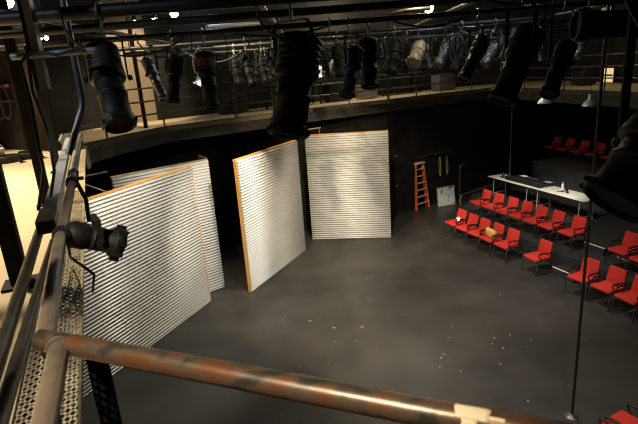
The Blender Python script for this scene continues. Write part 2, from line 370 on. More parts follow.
# columns of the gallery
for dd, lab in ((0.9, 'black steel post at the bottom left corner, nearest of the row'), (3.50, 'wide black steel post behind the olive guard rail, second of the row'), (5.95, 'tall black steel post in the lit gallery, third of the row'), (8.25, 'slim black steel post before the dark partition, farthest of the row')):
    mb = MB(); p = ld(-0.61, dd, 0)
    R_ = Matrix((NR, D1, Vector((0, 0, 1)))).transposed()
    zt = 8.6
    mb.box((p.x, p.y, (GZ + zt) / 2), (0.10, 0.10, zt - GZ), R_)
    mb.box((p.x, p.y, GZ + 0.008), (0.2, 0.2, 0.016), R_)
    solo('steel_post', mb, 'black', lab, 'post')
q = ld(-0.19, 2.42, 0)
solo('support_post', MB().tube([(q.x, q.y, 0), (q.x, q.y, 4.38)], 0.05, 18), 'black', 'black round post standing on the stage floor under the mesh strip', 'post')

# bent vertical pipe and strut pipes top left
V1 = Vector((-1.70, 3.78, 5.5))
solo('bent_pipe', MB().tube([(-1.70, 3.78, 8.6), (-1.70, 3.78, 5.62)] + arc((-1.70, 3.78, 5.62), (-1.80, 3.60, 5.16), 0.10, (-1.70, 3.78, 5.46)) + [(-1.80, 3.60, 5.13)], 0.024, 14), 'steel', 'grey pipe dropping from the ceiling and bent over at the side rail', 'pipe')
dp = thing('drop_frame', 'blue-grey square drop tube with a short cross arm at upper left', 'pipe', (-1.80, 3.3, 5.72))
part('upright', MB().box((-1.705, 3.3, 7.1), (0.05, 0.05, 3.0)), 'steelflat', dp)
part('channel_strip', MB().box((-1.743, 3.29, 7.1), (0.022, 0.03, 3.0)), 'pipe', dp)
part('cross_arm', MB().tube([(-1.86, 3.27, 5.81), (-1.33, 3.27, 5.815)], 0.020, 12), 'steelflat', dp)
solo('hanging_cable', MB().tube([(-1.75, 3.25, 5.86), (-1.74, 3.24, 5.84), (-1.755, 3.23, 5.6), (-1.70, 3.2, 5.35), (-1.66, 3.1, 5.1), (-1.62, 2.9, 4.95)], 0.010, 8), 'greycable', 'grey cable hanging from the cross arm of the drop tube', 'cable')
solo('hanging_cable', MB().tube([(-1.40, 3.24, 5.83), (-1.55, 3.22, 5.80), (-1.70, 3.22, 5.835), (-1.785, 3.22, 5.77), (-1.775, 3.22, 5.5), (-1.73, 3.1, 5.1), (-1.70, 2.9, 4.9)], 0.011, 8), 'cable', 'black cable looped over the drop tube cross arm and hanging down', 'cable')

# ================================================================== OVERHEAD GRID
PIPES = [(2.05, 6.07, 0.024, 'black pipe of the lighting grid nearest overhead'), (3.6, 6.07, 0.045, 'thick black grid pipe carrying the two big near spotlights'),
         (4.7, 6.09, 0.034, 'black grid pipe between the two spotlight rows'), (5.9, 6.08, 0.03, 'black grid pipe carrying the spotlight with red tape'),
         (7.9, 6.10, 0.03, 'black grid pipe carrying the small cream spotlight'), (9.6, 6.12, 0.035, 'black grid pipe behind the small cream spotlight'),
         (11.5, 6.12, 0.03, 'black grid pipe over the front of the leaning metal panels'), (13.4, 6.12, 0.03, 'black grid pipe over the back of the leaning metal panels'), (15.3, 6.12, 0.03, 'farthest black grid pipe before the back gallery')]
for y, z, r, lab in PIPES:
    o = solo('overhead_pipe', MB().tube([(-3.9 if y < 9 else -3.4, y, z), (7.4, y - 0.25, z + 0.02)], r, 12), 'pipe', lab, 'pipe')
for x, lab in ((-2.4, 'cross pipe of the grid above the left side of the stage'), (-0.4, 'cross pipe of the grid above the angled metal panel'), (1.9, 'cross pipe of the grid above the middle of the stage'), (4.3, 'cross pipe of the grid above the end of the front seats'), (6.4, 'cross pipe of the grid above the raised seats')):
    solo('overhead_pipe', MB().tube([(x, 1.5, 6.21), (x, 16.0, 6.23)], 0.028, 12), 'pipe', lab, 'pipe')
# hanger rods of the grid up to the ceiling
hr = 0
for (x, y) in ((-2.4, 4.7), (-0.4, 7.9), (1.9, 5.9), (4.3, 9.6), (-2.4, 9.6), (1.9, 11.5), (6.4, 7.9), (-0.4, 13.4), (4.3, 13.4)):
    solo('hanger_rod', MB().tube([(x, y + 0.06, 6.05), (x, y + 0.06, 8.6)], 0.012, 8), 'pipe', 'thin black hanger rod between the pipe grid and the ceiling', 'rod', 'hanger rods of the pipe grid')
# ducts and bright conduits close to the ceiling
solo('conduit', MB().tube([(-1.3, 6.9, 6.24), (-0.75, 8.6, 6.40)], 0.03, 10), 'alu', 'bare metal tube slanting above the spotlight with red tape', 'pipe')
solo('conduit', MB().tube([(1.15, 7.1, 6.25), (1.35, 7.05, 6.28), (1.7, 7.15, 6.30)], 0.028, 10), 'brass', 'brass coloured bent tube above the small cream spotlight', 'pipe')
for i, (x, y, z) in enumerate(((-3.0, 6.5, 6.75), (1.0, 12.0, 6.3), (3.2, 10.5, 6.25))):
    solo('conduit', MB().tube([(x, y, z), (x + 2.6, y + 0.1, z + 0.05)], 0.025, 10), 'steel', ['pale conduit high over the left side of the grid', 'pale conduit over the middle of the back stage', 'pale conduit over the seats side of the grid'][i], 'pipe')

# ---------------------------------------------------------------- spotlights
def spotlight(top, bot, r, label, pipez, m='body', tape=False, group=None, cable=True, fine=True, yaw_side=None, pipey=None):
    top = Vector(top); bot = Vector(bot); ax = (bot - top); L = ax.length; ax.normalize()
    piv = top + ax * L * 0.42
    side = ax.cross(Vector((0, 0, 1)))
    if side.length < 0.25: side = Vector((1, 0.25, 0))
    side = (side - ax * side.dot(ax)).normalized()
    if yaw_side: side = Vector(yaw_side); side = (side - ax * side.dot(ax)).normalized()
    t = thing('spotlight', label, 'stage light', tuple(bot), 0, group)
    n = 24 if fine else 12
    hs = [(0, r * .30), (.015 * L, r * .55), (.05 * L, r * .62), (.06 * L, r * .9)]
    k = 5 if fine else 2
    for i in range(k):
        a = .06 + .30 * i / k; b = .06 + .30 * (i + .6) / k
        hs += [(a * L, r), (b * L, r), (b * L + .003, r * .965), ((.06 + .30 * (i + 1) / k) * L - .003, r * .965)]
    hs += [(.37 * L, r * 1.02), (.43 * L, r * 1.02), (.46 * L, r * .84)]
    part('lamp_housing', MB().lathe(hs, top, ax, n), m, t)
    part('lens_barrel', MB().lathe([(.455 * L, r * .80), (.60 * L, r * .80), (.605 * L, r * .86), (.64 * L, r * .86), (.645 * L, r * .80), (.90 * L, r * .82)], top, ax, n), m, t)
    fr = MB().lathe([(.89 * L, r * .86), (.90 * L, r * .92), (.985 * L, r * .92), (L, r * .88), (L, r * .78), (.97 * L, r * .76)], top, ax, n)
    w = ax.cross(side).normalized()
    Rm = Matrix((side, w, ax)).transposed()
    for s_ in (-1, 1):
        fr.box(top + ax * L * .955 + side * s_ * r * .92, (r * .08, r * .9, L * .04), Rm); fr.box(top + ax * L * .955 + w * s_ * r * .92, (r * .9, r * .08, L * .04), Rm)
    f_ = part('front_holder', fr, m, t)
    part('lens', MB().lathe([(.925 * L, r * .5), (.945 * L, r * .77), (.95 * L, r * .77)], top, ax, n), 'lens', f_)
    # yoke
    yk = MB(); top_z = pipez - 0.15
    A = [piv + side * s_ * r * 1.12 for s_ in (-1, 1)]
    hz = max(0.10, top_z - piv.z); bend = Vector((0, 0, 1))
    uph = piv + bend * hz
    B = [Vector((p.x, p.y, max(p.z + 0.05, uph.z - 0.03))) for p in A]; Bm = [b + (uph - b) * 0.22 + Vector((0, 0, 0.03)) for b in B]
    for i in (0, 1):
        yk.beam(A[i], B[i], 0.034 if fine else .04, 0.007, side)
        yk.beam(B[i], Bm[i], 0.034 if fine else .04, 0.007, Vector((0, 0, 1)))
    yk.beam(Bm[0], Bm[1], 0.034, 0.008, Vector((0, 0, 1)))
    y_ = part('yoke', yk, 'pipe', t)
    for s_ in (-1, 1): part('knob', MB().lathe([(0, .018), (.010, .021), (.024, .016), (.028, .010)], piv + side * s_ * r * 1.13, side * s_, 10), 'pipe', y_)
    ck = Vector((uph.x, uph.y, Bm[0].z)); pz_t = pipez
    py = min((p for p in PIPES), key=lambda p: abs(p[0] - ck.y)); pr_ = py[2] + .014; py = py[0] - .25 * (ck.x + 3.9) / 11.3
    cl = MB().tube([ck, Vector((ck.x, (ck.y + py) / 2, ck.z + .03)), Vector((ck.x, py, pz_t - pr_))], 0.011, 8)
    hook = [Vector((ck.x, py + pr_ * math.cos(a), pz_t + pr_ * math.sin(a))) for a in [math.radians(x) for x in range(-90, 181, 27)]]
    cl.tube(hook, 0.012, 8)
    cl.tube([Vector((ck.x, py - pr_ - .03, pz_t - .02)), Vector((ck.x, py - pr_ + .012, pz_t - .012))], 0.009, 8)
    part('clamp', cl, 'clamp', t)
    if tape:
        part('tape_band', MB().lathe([(.16 * L, r * 1.015), (.30 * L, r * 1.015)], top, ax, n), 'redtape', t, 'dark red tape band')
    if cable:
        s_ = -1 if (top.x * 7.3) % 1 > .5 else 1
        p0 = top + ax * .02; p3 = Vector((ck.x + s_ * .22, ck.y, pz_t + .035)); pts = []
        p1 = p0 + side * s_ * (r + .12) + Vector((0, 0, .02)) + ax * .1; p2 = p3 + Vector((s_ * .1, 0.02, -.35))
        for i in range(13):
            u = i / 12; pts.append(p0 * (1 - u) ** 3 + p1 * 3 * u * (1 - u) ** 2 + p2 * 3 * u * u * (1 - u) + p3 * u ** 3)
        part('lamp_lead', MB().tube(pts, 0.007, 6), 'cable', t)
    return t

spotlight((-1.43, 3.6, 5.86), (-1.27, 3.30, 5.33), .115, 'large brown-lit spotlight tilted down beside the grey drop pipes at upper left', 6.07, 'bodybrown')
spotlight((-1.17, 5.9, 5.90), (-1.14, 5.75, 5.26), .105, 'black spotlight with a dark red tape band near its top', 6.08, 'body', True)
spotlight((-0.03, 3.6, 5.85), (-0.18, 3.42, 5.17), .15, 'biggest black spotlight, hanging over the top corner of the angled metal panel', 6.07, 'body')
spotlight((0.54, 5.56, 5.81), (0.38, 5.38, 5.30), .08, 'slim black spotlight tilted, left of the straight thick one', 6.08, 'body')
spotlight((0.70, 5.9, 5.91), (0.68, 5.75, 5.36), .105, 'thick black spotlight hanging straight down over the square-on metal panel', 6.08, 'body')
spotlight((1.38, 7.9, 5.98), (1.24, 7.7, 5.48), .105, 'black spotlight hanging just left of the small cream one', 6.1, 'body')
spotlight((2.03, 5.9, 5.85), (1.74, 5.72, 5.38), .082, 'grey spotlight slanting down to the left, lit along its barrel', 6.08, 'bodygrey')
spotlight((1.57, 3.6, 5.78), (1.33, 3.48, 5.30), .105, 'big dark spotlight slanting down to the left beside the tall brown pole', 6.07, 'body')
spotlight((2.39, 4.7, 5.68), (2.13, 4.48, 5.24), .09, 'dark spotlight slanting down above the two pendant lamps', 6.09, 'body')
spotlight((-1.48, 5.9, 5.88), (-1.58, 5.75, 5.36), .085, 'black spotlight just left of the red-taped one', 6.08, 'body')
spotlight((-1.98, 6.3, 5.89), (-1.78, 6.15, 5.386), .072, 'thin black spotlight slanting before the bright tan wall', 6.08, 'bodyblue')
spotlight((-0.99, 7.9, 5.91), (-0.86, 7.7, 5.45), .07, 'thin dark spotlight just right of the red-taped one', 6.1, 'body')
spotlight((1.76, 7.9, 5.86), (1.57, 7.68, 5.60), .12, 'small cream-lit spotlight among the black ones', 6.1, 'bodycream')
spotlight((2.19, 7.9, 5.93), (1.95, 7.7, 5.53), .08, 'silver grey spotlight right of the small cream one', 6.1, 'bodyblue')
spotlight((0.44, 7.9, 5.93), (0.46, 7.7, 5.49), .08, 'dark spotlight behind the slim tilted one', 6.1, 'body')
spotlight((2.42, 7.9, 5.86), (2.20, 7.7, 5.44), .08, 'dark spotlight between the silver grey one and the slanting grey one', 6.1, 'body')
spotlight((2.96, 7.9, 5.86), (2.66, 7.7, 5.50), .08, 'silver spotlight seen behind the slanting grey one', 6.1, 'bodyblue')
spotlight((0.05, 7.9, 5.92), (0.10, 7.7, 5.55), .075, 'dark spotlight just right of the biggest black one', 6.1, 'body')
spotlight((-0.55, 7.9, 5.98), (-0.50, 7.7, 5.56), .075, 'dark spotlight just left of the biggest black one', 6.1, 'body')
# near ones at the right
spotlight((1.17, 1.53, 5.41), (0.925, 1.46, 5.13), .12, 'big blurred dark spotlight at the right edge in front of the seats', 6.07, 'body')
spotlight((1.62, 2.0, 5.665), (1.07, 2.06, 5.70), .066, 'blurred dark spotlight lying level at the top right', 6.07, 'body', cable=False)
# far cluster: two prototypes copied along the far grid pipes
far_a = spotlight((-2.6, 9.6, 5.95), (-2.5, 9.45, 5.45), .09, 'small black spotlight in the distant rows over the back gallery side', 6.12, 'body', group='distant spotlights', fine=False)
far_b = spotlight((-1.9, 9.6, 5.92), (-2.1, 9.45, 5.48), .08, 'small silver spotlight in the distant rows over the back gallery side', 6.12, 'bodyblue', group='distant silver spotlights', fine=False)
LA, LB = far_a['label'], far_b['label']
za = far_a.location.z; zb = far_b.location.z
for y, xs in ((9.6, (-1.3, -0.8, -0.3, 0.35, 0.95, 1.75, 2.45, 3.1, 3.9, 5.0)), (11.5, (-2.3, -1.6, -0.9, -0.3, 0.2, 0.9, 1.7, 2.6, 3.4, 4.4, 5.2)), (13.4, (-1.4, -0.5, 0.5, 1.3, 2.3, 3.2, 4.2, 5.4)), (15.3, (-1.0, 0.3, 1.6, 2.9, 4.1, 5.2))):
    for i, x in enumerate(xs):
        if random.random() < .64: dup(far_a, (x, y - .15, za), random.choice((0, PI)) , LA)
        else: dup(far_b, (x, y - .15, zb), random.choice((0, PI)), LB)
# spotlight clamped on the side pipe
def rail_spot():
    a = Vector((-0.90, 1.80, 5.0))
    t = thing('spotlight', 'black spotlight clamped on the side pipe, pointing right over the striped panels', 'stage light', (a.x, a.y, 4.95))
    ax = Vector((.161, .10, -.094)).normalized(); o = Vector((-0.955, 1.775, 5.075)) - ax * .012; r = .052
    part('lamp_housing', MB().lathe([(0, .02), (.01, r * .8), (.03, r), (.08, r), (.085, r * .9), (.10, r * .9), (.105, r)], o, ax, 24), 'body', t)
    part('lens_barrel', MB().lathe([(.10, r * .9), (.165, r * .88), (.17, r * 1.0), (.185, r * 1.0)], o, ax, 24), 'body', t)
    fr = MB().lathe([(.175, r * 1.05), (.18, r * 1.18), (.215, r * 1.18), (.22, r * 1.0), (.22, r * .85)], o, ax, 24)
    sd = ax.cross(Vector((0, 0, 1))).normalized(); w = sd.cross(ax); Rm = Matrix((sd, w, ax)).transposed()
    for k in range(8):
        g_ = k * PI / 4 + .2; fr.box(o + ax * .20 + (sd * math.cos(g_) + w * math.sin(g_)) * r * 1.2, (.018, .018, .035), Rm)
    f_ = part('front_holder', fr, 'body', t)
    part('lens', MB().lathe([(.205, r * .5), (.216, r * .84), (.218, r * .84)], o, ax, 20), 'lens', f_)
    piv = o + ax * .13
    yk = MB().beam(piv + sd * r * 1.15, piv + sd * r * 1.15 + Vector((0, 0, .09)), .02, .005, sd); yk.beam(piv - sd * r * 1.15, piv - sd * r * 1.15 + Vector((0, 0, .09)), .02, .005, sd)
    yk.beam(piv - sd * r * 1.15 + Vector((0, 0, .09)), piv + sd * r * 1.15 + Vector((0, 0, .09)), .02, .006)
    part('yoke', yk, 'pipe', t)
    part('clamp', MB().lathe([(0, .030), (.03, .034), (.06, .030)], ld(LP - 0.003, 1.95, PZ), D1, 14), 'pipe', t)
    part('lamp_lead', MB().tube([o + ax * .01, o + Vector((.02, -.03, -.09)), o + Vector((.09, -.02, -.17)), o + Vector((.05, .02, -.26))], .005, 6), 'cable', t)
rail_spot()
cp = thing('pipe_clamp', 'black cable clamp gripping the side pipe beyond the clamped spotlight', 'clamp', tuple(ld(LP, 3.1, PZ - .03)))
part('jaw', MB().lathe([(0, .030), (.02, .036), (.07, .036), (.10, .030)], ld(LP + 0.006, 3.05, PZ), D1, 16), 'pipe', cp)
part('bolt', MB().tube([ld(LP + .01, 3.1, PZ + .02), ld(LP + .07, 3.1, PZ + .015)], .011, 8), 'clamp', cp)
part('handle', MB().tube([ld(LP + .03, 3.1, PZ - .01), ld(LP + .06, 3.06, PZ - .1), ld(LP + .055, 3.0, PZ - .22)], .012, 8), 'pipe', cp)

# cables draped along the grid pipes
def sag(a, b, d, n=12): return [Vector(a).lerp(Vector(b), i / n) - Vector((0, 0, d * 4 * (i / n) * (1 - i / n))) for i in range(n + 1)]
for i, (a, b, d, lab) in enumerate((((-2.6, 5.88, 6.12), (-1.3, 5.88, 6.1), .22, 'black cable sagging from the grid pipe left of the red-taped spotlight'), ((-1.0, 5.88, 6.1), (0.4, 5.86, 6.1), .10, 'black cable slung along the grid pipe right of the red-taped spotlight'),
     ((0.9, 5.85, 6.1), (1.9, 5.82, 6.1), .12, 'black cable slung between the thick and the slanting grey spotlights'), ((-2.0, 7.9, 6.12), (-0.8, 7.9, 6.12), .3, 'grey cable sagging from the second spotlight row on the left'),
     ((1.0, 3.57, 6.12), (1.9, 3.52, 6.1), .18, 'black cable slung beside the big dark slanting spotlight'), ((2.2, 7.85, 6.1), (3.6, 7.8, 6.1), .22, 'grey cable sagging from the second spotlight row on the right'))):
    solo('hanging_cable', MB().tube(sag(a, b, d), 0.012, 6), 'cable' if i not in (3, 5) else 'greycable', lab, 'cable')

# ---------------------------------------------------------------- lamps near the ceiling
def work_light(p, r, m, label):
    p = Vector(p); t = thing('work_light', label, 'lamp', (p.x, p.y, p.z - .1))
    part('housing', MB().lathe([(0, .05), (.05, r * .7), (.16, r * 1.1), (.17, r * 1.25), (.165, r * 1.2), (.08, r * .7)], p + Vector((0, 0, .21)), (0, 0, -1), 18), 'pipe', t)
    part('bulb', MB().lathe([(-r, r * .1), (-r * .8, r * .55), (-r * .3, r * .92), (0, r), (r * .4, r * .9), (r * .8, r * .5), (r, r * .05)], p, (0, 0, 1), 14), m, t)
    part('hanger', MB().tube([p + Vector((0, 0, .20)), Vector((p.x, p.y, 8.6))], .012, 8), 'pipe', t)
work_light((-2.876, 11.65, 6.997), .085, 'lampcool', 'bright cool white work light near the ceiling above the red-taped spotlight')
work_light((2.60, 11.0, 6.68), .10, 'lampcool', 'bright cool white work light near the ceiling, alone at top centre right')
work_light((-3.184, 11.15, 6.835), .06, 'lampwarm', 'small warm lamp just left of the cool white work light')
work_light((-3.532, 10.94, 6.80), .055, 'lampwarm', 'small warm lamp under the ceiling, second left of the cool white light')
work_light((-5.265, 9.54, 7.139), .10, 'lampblue', 'bluish lamp at the top left corner under the ceiling')
work_light((-4.848, 9.43, 6.732), .045, 'lampwarm', 'small warm lamp beside the blue-grey drop tube')
for x, y, z, lab in ((-4.747, 9.366, 6.486, 'left one of a pair of tiny far lamps beside the drop tube'), (-4.655, 9.408, 6.482, 'right one of a pair of tiny far lamps beside the drop tube')):
    work_light((x, y, z), .04, 'lampdim', lab)
def pendant(p, label):
    p = Vector(p); t = thing('pendant_lamp', label, 'lamp', tuple(p))
    part('lamp_shade', MB().lathe([(0, .15), (.015, .152), (.07, .115), (.13, .06), (.15, .042), (.24, .038), (.25, .02), (.245, .015), (.15, .03), (.12, .05), (.06, .10), (.004, .143)], p, (0, 0, 1), 24), 'shade', t)
    part('bulb', MB().lathe([(.02, .01), (.04, .035), (.08, .035), (.13, .015)], p, (0, 0, 1), 12), 'paper', t)
    part('cord', MB().tube([p + Vector((0, 0, .25)), Vector((p.x, p.y, 6.2))], .006, 6), 'cable', t)
pendant((5.10, 10.86, 4.56), 'left one of two silver cone pendant lamps hanging over the seats')
pendant((5.87, 10.47, 4.47), 'right one of two silver cone pendant lamps hanging over the seats')

# ================================================================== GALLERY GUARD RAILS
def guard(pts, label, z0=GZ):
    a0 = pts[0]; t = thing('guard_rail', label, 'railing', (a0[0], a0[1], z0))
    for h in (1.05, 0.72, 0.38):
        part('top_rail' if h > 1 else 'mid_rail', MB().tube([(x, y, z0 + h) for x, y in pts], .021, 10), 'darkrail', t)
    for i in range(len(pts) - 1):
        a = Vector((*pts[i], 0)); b = Vector((*pts[i + 1], 0)); L = (b - a).length; n = max(1, round(L / 1.7))
        for k in range(n + (1 if i == len(pts) - 2 else 0)):
            q = a + (b - a) * k / n; part('post', MB().tube([(q.x, q.y, z0), (q.x, q.y, z0 + 1.05)], .022, 10), 'darkrail', t)
def off(pts, d):
    res = []
    for i, p in enumerate(pts):
        a = Vector(pts[max(0, i - 1)]); b = Vector(pts[min(len(pts) - 1, i + 1)]); dd = (b - a).normalized(); res.append((p[0] - dd.y * d, p[1] + dd.x * d))
    return res
o_in = off(inner, 0.12)
guard(o_in[0:4], 'pipe guard rail along the gallery edge before the lit tan wall'); guard([(x + .0, y) for x, y in [(o_in[3][0] + .05, o_in[3][1] + .03)] + o_in[4:6]], 'pipe guard rail along the gallery edge above the striped panels')
guard([(o_in[5][0] + .05, o_in[5][1] + .03)] + o_in[6:8], 'pipe guard rail along the gallery edge above the ladder'); guard([(o_in[8][0] , o_in[8][1])] + o_in[9:13], 'pipe guard rail along the gallery edge above the raised seats')
solo('gallery_post', MB().tube([(-4.55, 13.6, GZ), (-4.55, 13.6, 8.6)], .055, 12), 'black', 'slim black post standing before the bright tan wall', 'post')
# things on the far gallery
for i, (x, y, rz, lab) in enumerate(((-0.6, 18.0, .6, 'dark equipment bench on the far gallery left of the thick spotlights'), (3.6, 20.75, .55, 'dark equipment bench on the far gallery behind the guard rail, above the ladder'))):
    t = thing('equipment_bench', lab, 'bench', (x, y, GZ), rz)
    part('bench_top', MB().box((0, 0, .82), (2.2, .6, .05)), 'steel', t, local=True)
    for sx in (-1, 1):
        for sy in (-1, 1): part('leg', MB().box((sx * 1.0, sy * .25, .40), (.05, .05, .80)), 'pipe', t, local=True)
    part('lower_shelf', MB().box((0, 0, .25), (2.1, .5, .03)), 'darkrail', t, local=True)
for i, (x, y, z, w_, m_, rz, lab) in enumerate(((-2.6, 16.6, .5, .9, 'console', .6, 'black equipment case on the far gallery behind the red-taped spotlight'), (1.0, 19.0, .6, 1.0, 'console', .55, 'black equipment case on the far gallery between the thick spotlights'), (2.15, 19.35, .42, .7, 'bodycream', .5, 'cream equipment case on the far gallery floor'), (5.6, 21.2, .55, .9, 'fader', .5, 'grey equipment case on the far gallery above the rope coils'), (9.9, 18.2, .5, .8, 'console', 1.6, 'black equipment case on the right gallery near the lit window'))):
    t = thing('equipment_case', lab, 'case', (x, y, GZ), rz)
    part('case_body', MB().rbox((0, 0, z / 2 + .03), (w_, .5, z), .02, None, 2), m_, t, local=True)
    part('lid', MB().rbox((0, 0, z + .07), (w_ + .01, .51, .09), .015, None, 2), m_, t, local=True)
    for sx in (-1, 1): part('handle', MB().tube([(sx * (w_ / 2 + .005), -.08, z * .6), (sx * (w_ / 2 + .035), -.07, z * .6), (sx * (w_ / 2 + .035), .07, z * .6), (sx * (w_ / 2 + .005), .08, z * .6)], .01, 6), 'clamp', t, local=True)
for i, (x, y, m_, lab) in enumerate(((-2.0, 9.55, 'greycable', 'grey cable coil hanging from the grid left of the distant rows'), (-0.1, 9.55, 'cable', 'black cable coil hanging from the grid behind the biggest spotlight'), (1.35, 9.55, 'greycable', 'grey cable coil hanging from the grid behind the cream spotlight'), (2.75, 9.5, 'bodyblue', 'silver cable coil hanging from the grid beside the silver spotlights'), (3.5, 9.5, 'greycable', 'grey cable coil hanging from the grid at the right of the distant rows'))):
    pts = [Vector((x + .13 * math.sin(k * .55) + .006 * math.sin(k * 2.3), y + .03 * math.cos(k * .9), 5.83 + .28 * math.cos(k * .55))) for k in range(46)]
    solo('hanging_coil', MB().tube(pts, .011, 6), m_, lab, 'cable')
for i, (x, y, lab) in enumerate(((-5.15, 8.9, 'coiled black cable on the lit gallery floor, nearer to the partition'), (-5.35, 8.55, 'coiled black cable on the lit gallery floor, nearer to the white bucket'))):
    pts = [Vector((x + .22 * math.cos(k * .5) * (1 - .002 * k), y + .2 * math.sin(k * .5), GZ + .02 + .0018 * k)) for k in range(70)]
    solo('coiled_cable', MB().tube(pts, .017, 6), 'cable', lab, 'cable')
bk = thing('white_bucket', 'white bucket on the lit gallery floor at the left edge', 'bucket', (-5.62, 8.75, GZ))
part('bucket_body', MB().lathe([(0, .10), (.02, .105), (.24, .125), (.25, .132), (.255, .12), (.02, .098)], (-5.62, 8.75, GZ), (0, 0, 1), 20), 'white', bk)
part('handle', MB().tube([Vector((-5.62 + .13 * math.cos(a), 8.75, GZ + .22 + .14 * math.sin(a))) for a in [k * PI / 8 for k in range(9)]], .006, 6), 'alu', bk)
rk = thing('cable_rack', 'wall rack with two orange bars and hanging black cables on the dark partition', 'rack', (-6.6, 10.6, 5.6))
RA = Vector((-7.2, 11.0, 5.72)); RB = Vector((-6.05, 10.28, 5.72))
part('upper_bar', MB().beam(RA, RB, .05, .06), 'orange', rk); part('lower_bar', MB().beam(RA - Vector((0, 0, .30)), RB - Vector((0, 0, .30)), .05, .03), 'brass', rk)
for k in range(4):
    p = RA.lerp(RB, .3 + .2 * k); n_ = Vector((-.52, -.85, 0)) * .07
    part('cable_loop', MB().tube([p + n_ + Vector((.10 * math.sin(a), 0, -.32 + .33 * math.cos(a))) for a in [q_ * 2 * PI / 16 for q_ in range(16)]], .02, 6, True), 'cable', rk)

# ================================================================== STRIPED METAL PANELS
def corrugated(x0, x1, z0, z1, dy):
    """sheet in the panel's own frame (x along, -y is the front)"""
    P_ = 0.0762; A_ = 0.019; n = int((z1 - z0) / P_ * 8); mb = MB(); vs = []; fs = []
    for i in range(n + 1):
        z = z0 + (z1 - z0) * i / n; y = -A_ * math.sin(2 * PI * z / P_) - dy
        vs += [(x0, y, z), (x1, y, z), (x0, y + .0015, z), (x1, y + .0015, z)]
    for i in range(n):
        q = 4 * i; fs += [(q, q + 1, q + 5, q + 4), (q + 2, q + 6, q + 7, q + 3), (q, q + 4, q + 6, q + 2), (q + 1, q + 3, q + 7, q + 5)]
    return mb.add(vs, fs, True)
def panel(a, b, label, H=3.6, T=0.095, jack=True, edge='wood', lip=.006):
    a = Vector((*a, 0)); b = Vector((*b, 0)); d = b - a; L = d.length; rz = math.atan2(d.y, d.x)
    t = thing('metal_panel', label, 'scenery panel', tuple(a), rz)
    for i, (z0, z1) in enumerate(((.03, 1.24), (1.18, 2.44), (2.38, H - .02))):
        part('corrugated_sheet', corrugated(.010, L - lip, z0, z1, .014 + .004 * i), 'galv', t, local=True)
    fr = MB()
    fr.box((L / 2, T / 2 + .012, H - .02), (L, T, .04)); fr.box((L / 2, T / 2, .02), (L, T - .03, .04))
    fr.box((.010, T / 2 - .003, H / 2), (.020, T, H - .08)); fr.box((L - max(.014, lip / 2), T / 2 + (.008 if lip < .03 else -.005), H / 2), (max(.028, lip), T, H - .08))
    part('frame', fr, edge, t, local=True)
    st = MB(); n = max(2, int(L / .9))
    for k in range(1, n): st.box((L * k / n, T / 2 + .01, H / 2), (.04, T - .05, H - .08))
    for z in (1.2, 2.4): st.box((L / 2, T / 2 + .01, z), (L - .08, T - .05, .04))
    part('studs', st, 'brace', t, local=True)
    if jack:
        for x in (L * .2, L * .8):
            j = MB().beam((x, T, 2.6), (x, T + 1.0, .03), .05, .08); j.beam((x, T, .03), (x, T + 1.05, .03), .05, .05)
            part('brace', j, 'brace', t, local=True)
    return t
p1 = panel((-5.03, 7.16), (-2.98, 11.72), 'nearest striped corrugated metal panel, overlapping another one at far left', jack=False, lip=.045)
p2 = panel((-4.63, 10.95), (-2.76, 12.55), 'striped corrugated metal panel half hidden behind the nearest one', T=0.10, jack=False, edge='brace')
p3 = panel((-1.965, 12.08), (-0.53, 14.95), 'angled striped corrugated metal panel showing its thick orange wooden end', jack=False)
p4 = panel((-0.29, 15.97), (2.37, 15.60), 'striped corrugated metal panel standing square-on before the black back wall', jack=False)
# return board and wall braces of the half hidden panel
rb = MB().beam((-2.80, 12.62, 3.50), (-3.15, 13.25, 3.50), .03, .22); part('return_board', rb, 'brace', p2, 'brown board behind the top corner')
br = thing('stage_brace', 'pale timber brace strut reaching left from the half hidden panel top', 'brace', (-5.4, 10.6, 3.3))
part('arm', MB().beam((-4.72, 11.02, 3.72), (-6.15, 10.3, 3.62), .05, .03), 'brace', br); part('stay', MB().beam((-4.72, 11.03, 3.2), (-5.4, 10.7, 3.66), .03, .03), 'brace', br)
bb = MB().beam((-0.55, 15.55, 3.80), (0.25, 15.75, 3.83), .035, .03); bb.beam((0.20, 15.955, 3.58), (0.20, 15.74, 3.84), .035, .03)
part('brace', bb, 'brace', p4, 'thin pale batten standing off the top left corner')

# ================================================================== BACK WALL THINGS
u = Vector((0.832, 0.555, 0)); nb = Vector((0.555, -0.832, 0))
ld_ = thing('step_ladder', 'folded orange step ladder leaning on the black back wall', 'ladder', (4.12, 18.72, 0), math.atan2(u.y, u.x))
Hl = 1.86
def lp(x, z, y): return Vector((x, y, z))
for s_ in (-1, 1):
    part('rail', MB().beam((s_ * .35, -.04, 0.01), (s_ * .20, .13, Hl - .06), .028, .075, (0, -1, 0)), 'orange', ld_, local=True)
    part('rear_rail', MB().beam((s_ * .31, .07, 0.01), (s_ * .165, .17, Hl - .10), .025, .05, (0, -1, 0)), 'orange', ld_, local=True)
for k in range(6):
    z = .26 + k * .27; f = z / Hl; w = .35 - .15 * f
    part('step', MB().box((0, -.05 + .17 * f, z), (2 * w - .02, .085, .028)), 'alu', ld_, local=True)
part('top_cap', MB().rbox((0, .14, Hl - .02), (.46, .20, .06), .012), 'alu', ld_, local=True)
bd = thing('painted_board', 'cloudy blue and white painted board leaning at the foot of the back wall', 'painting', (5.16, 18.98, 0), math.atan2(.26, .76))
R_ = Matrix.Rotation(math.radians(-7), 3, 'X')
part('board_panel', MB().box(R_ @ Vector((0, 0, .38)), (.80, .02, .76), R_), 'painting', bd, local=True)
fr = MB()
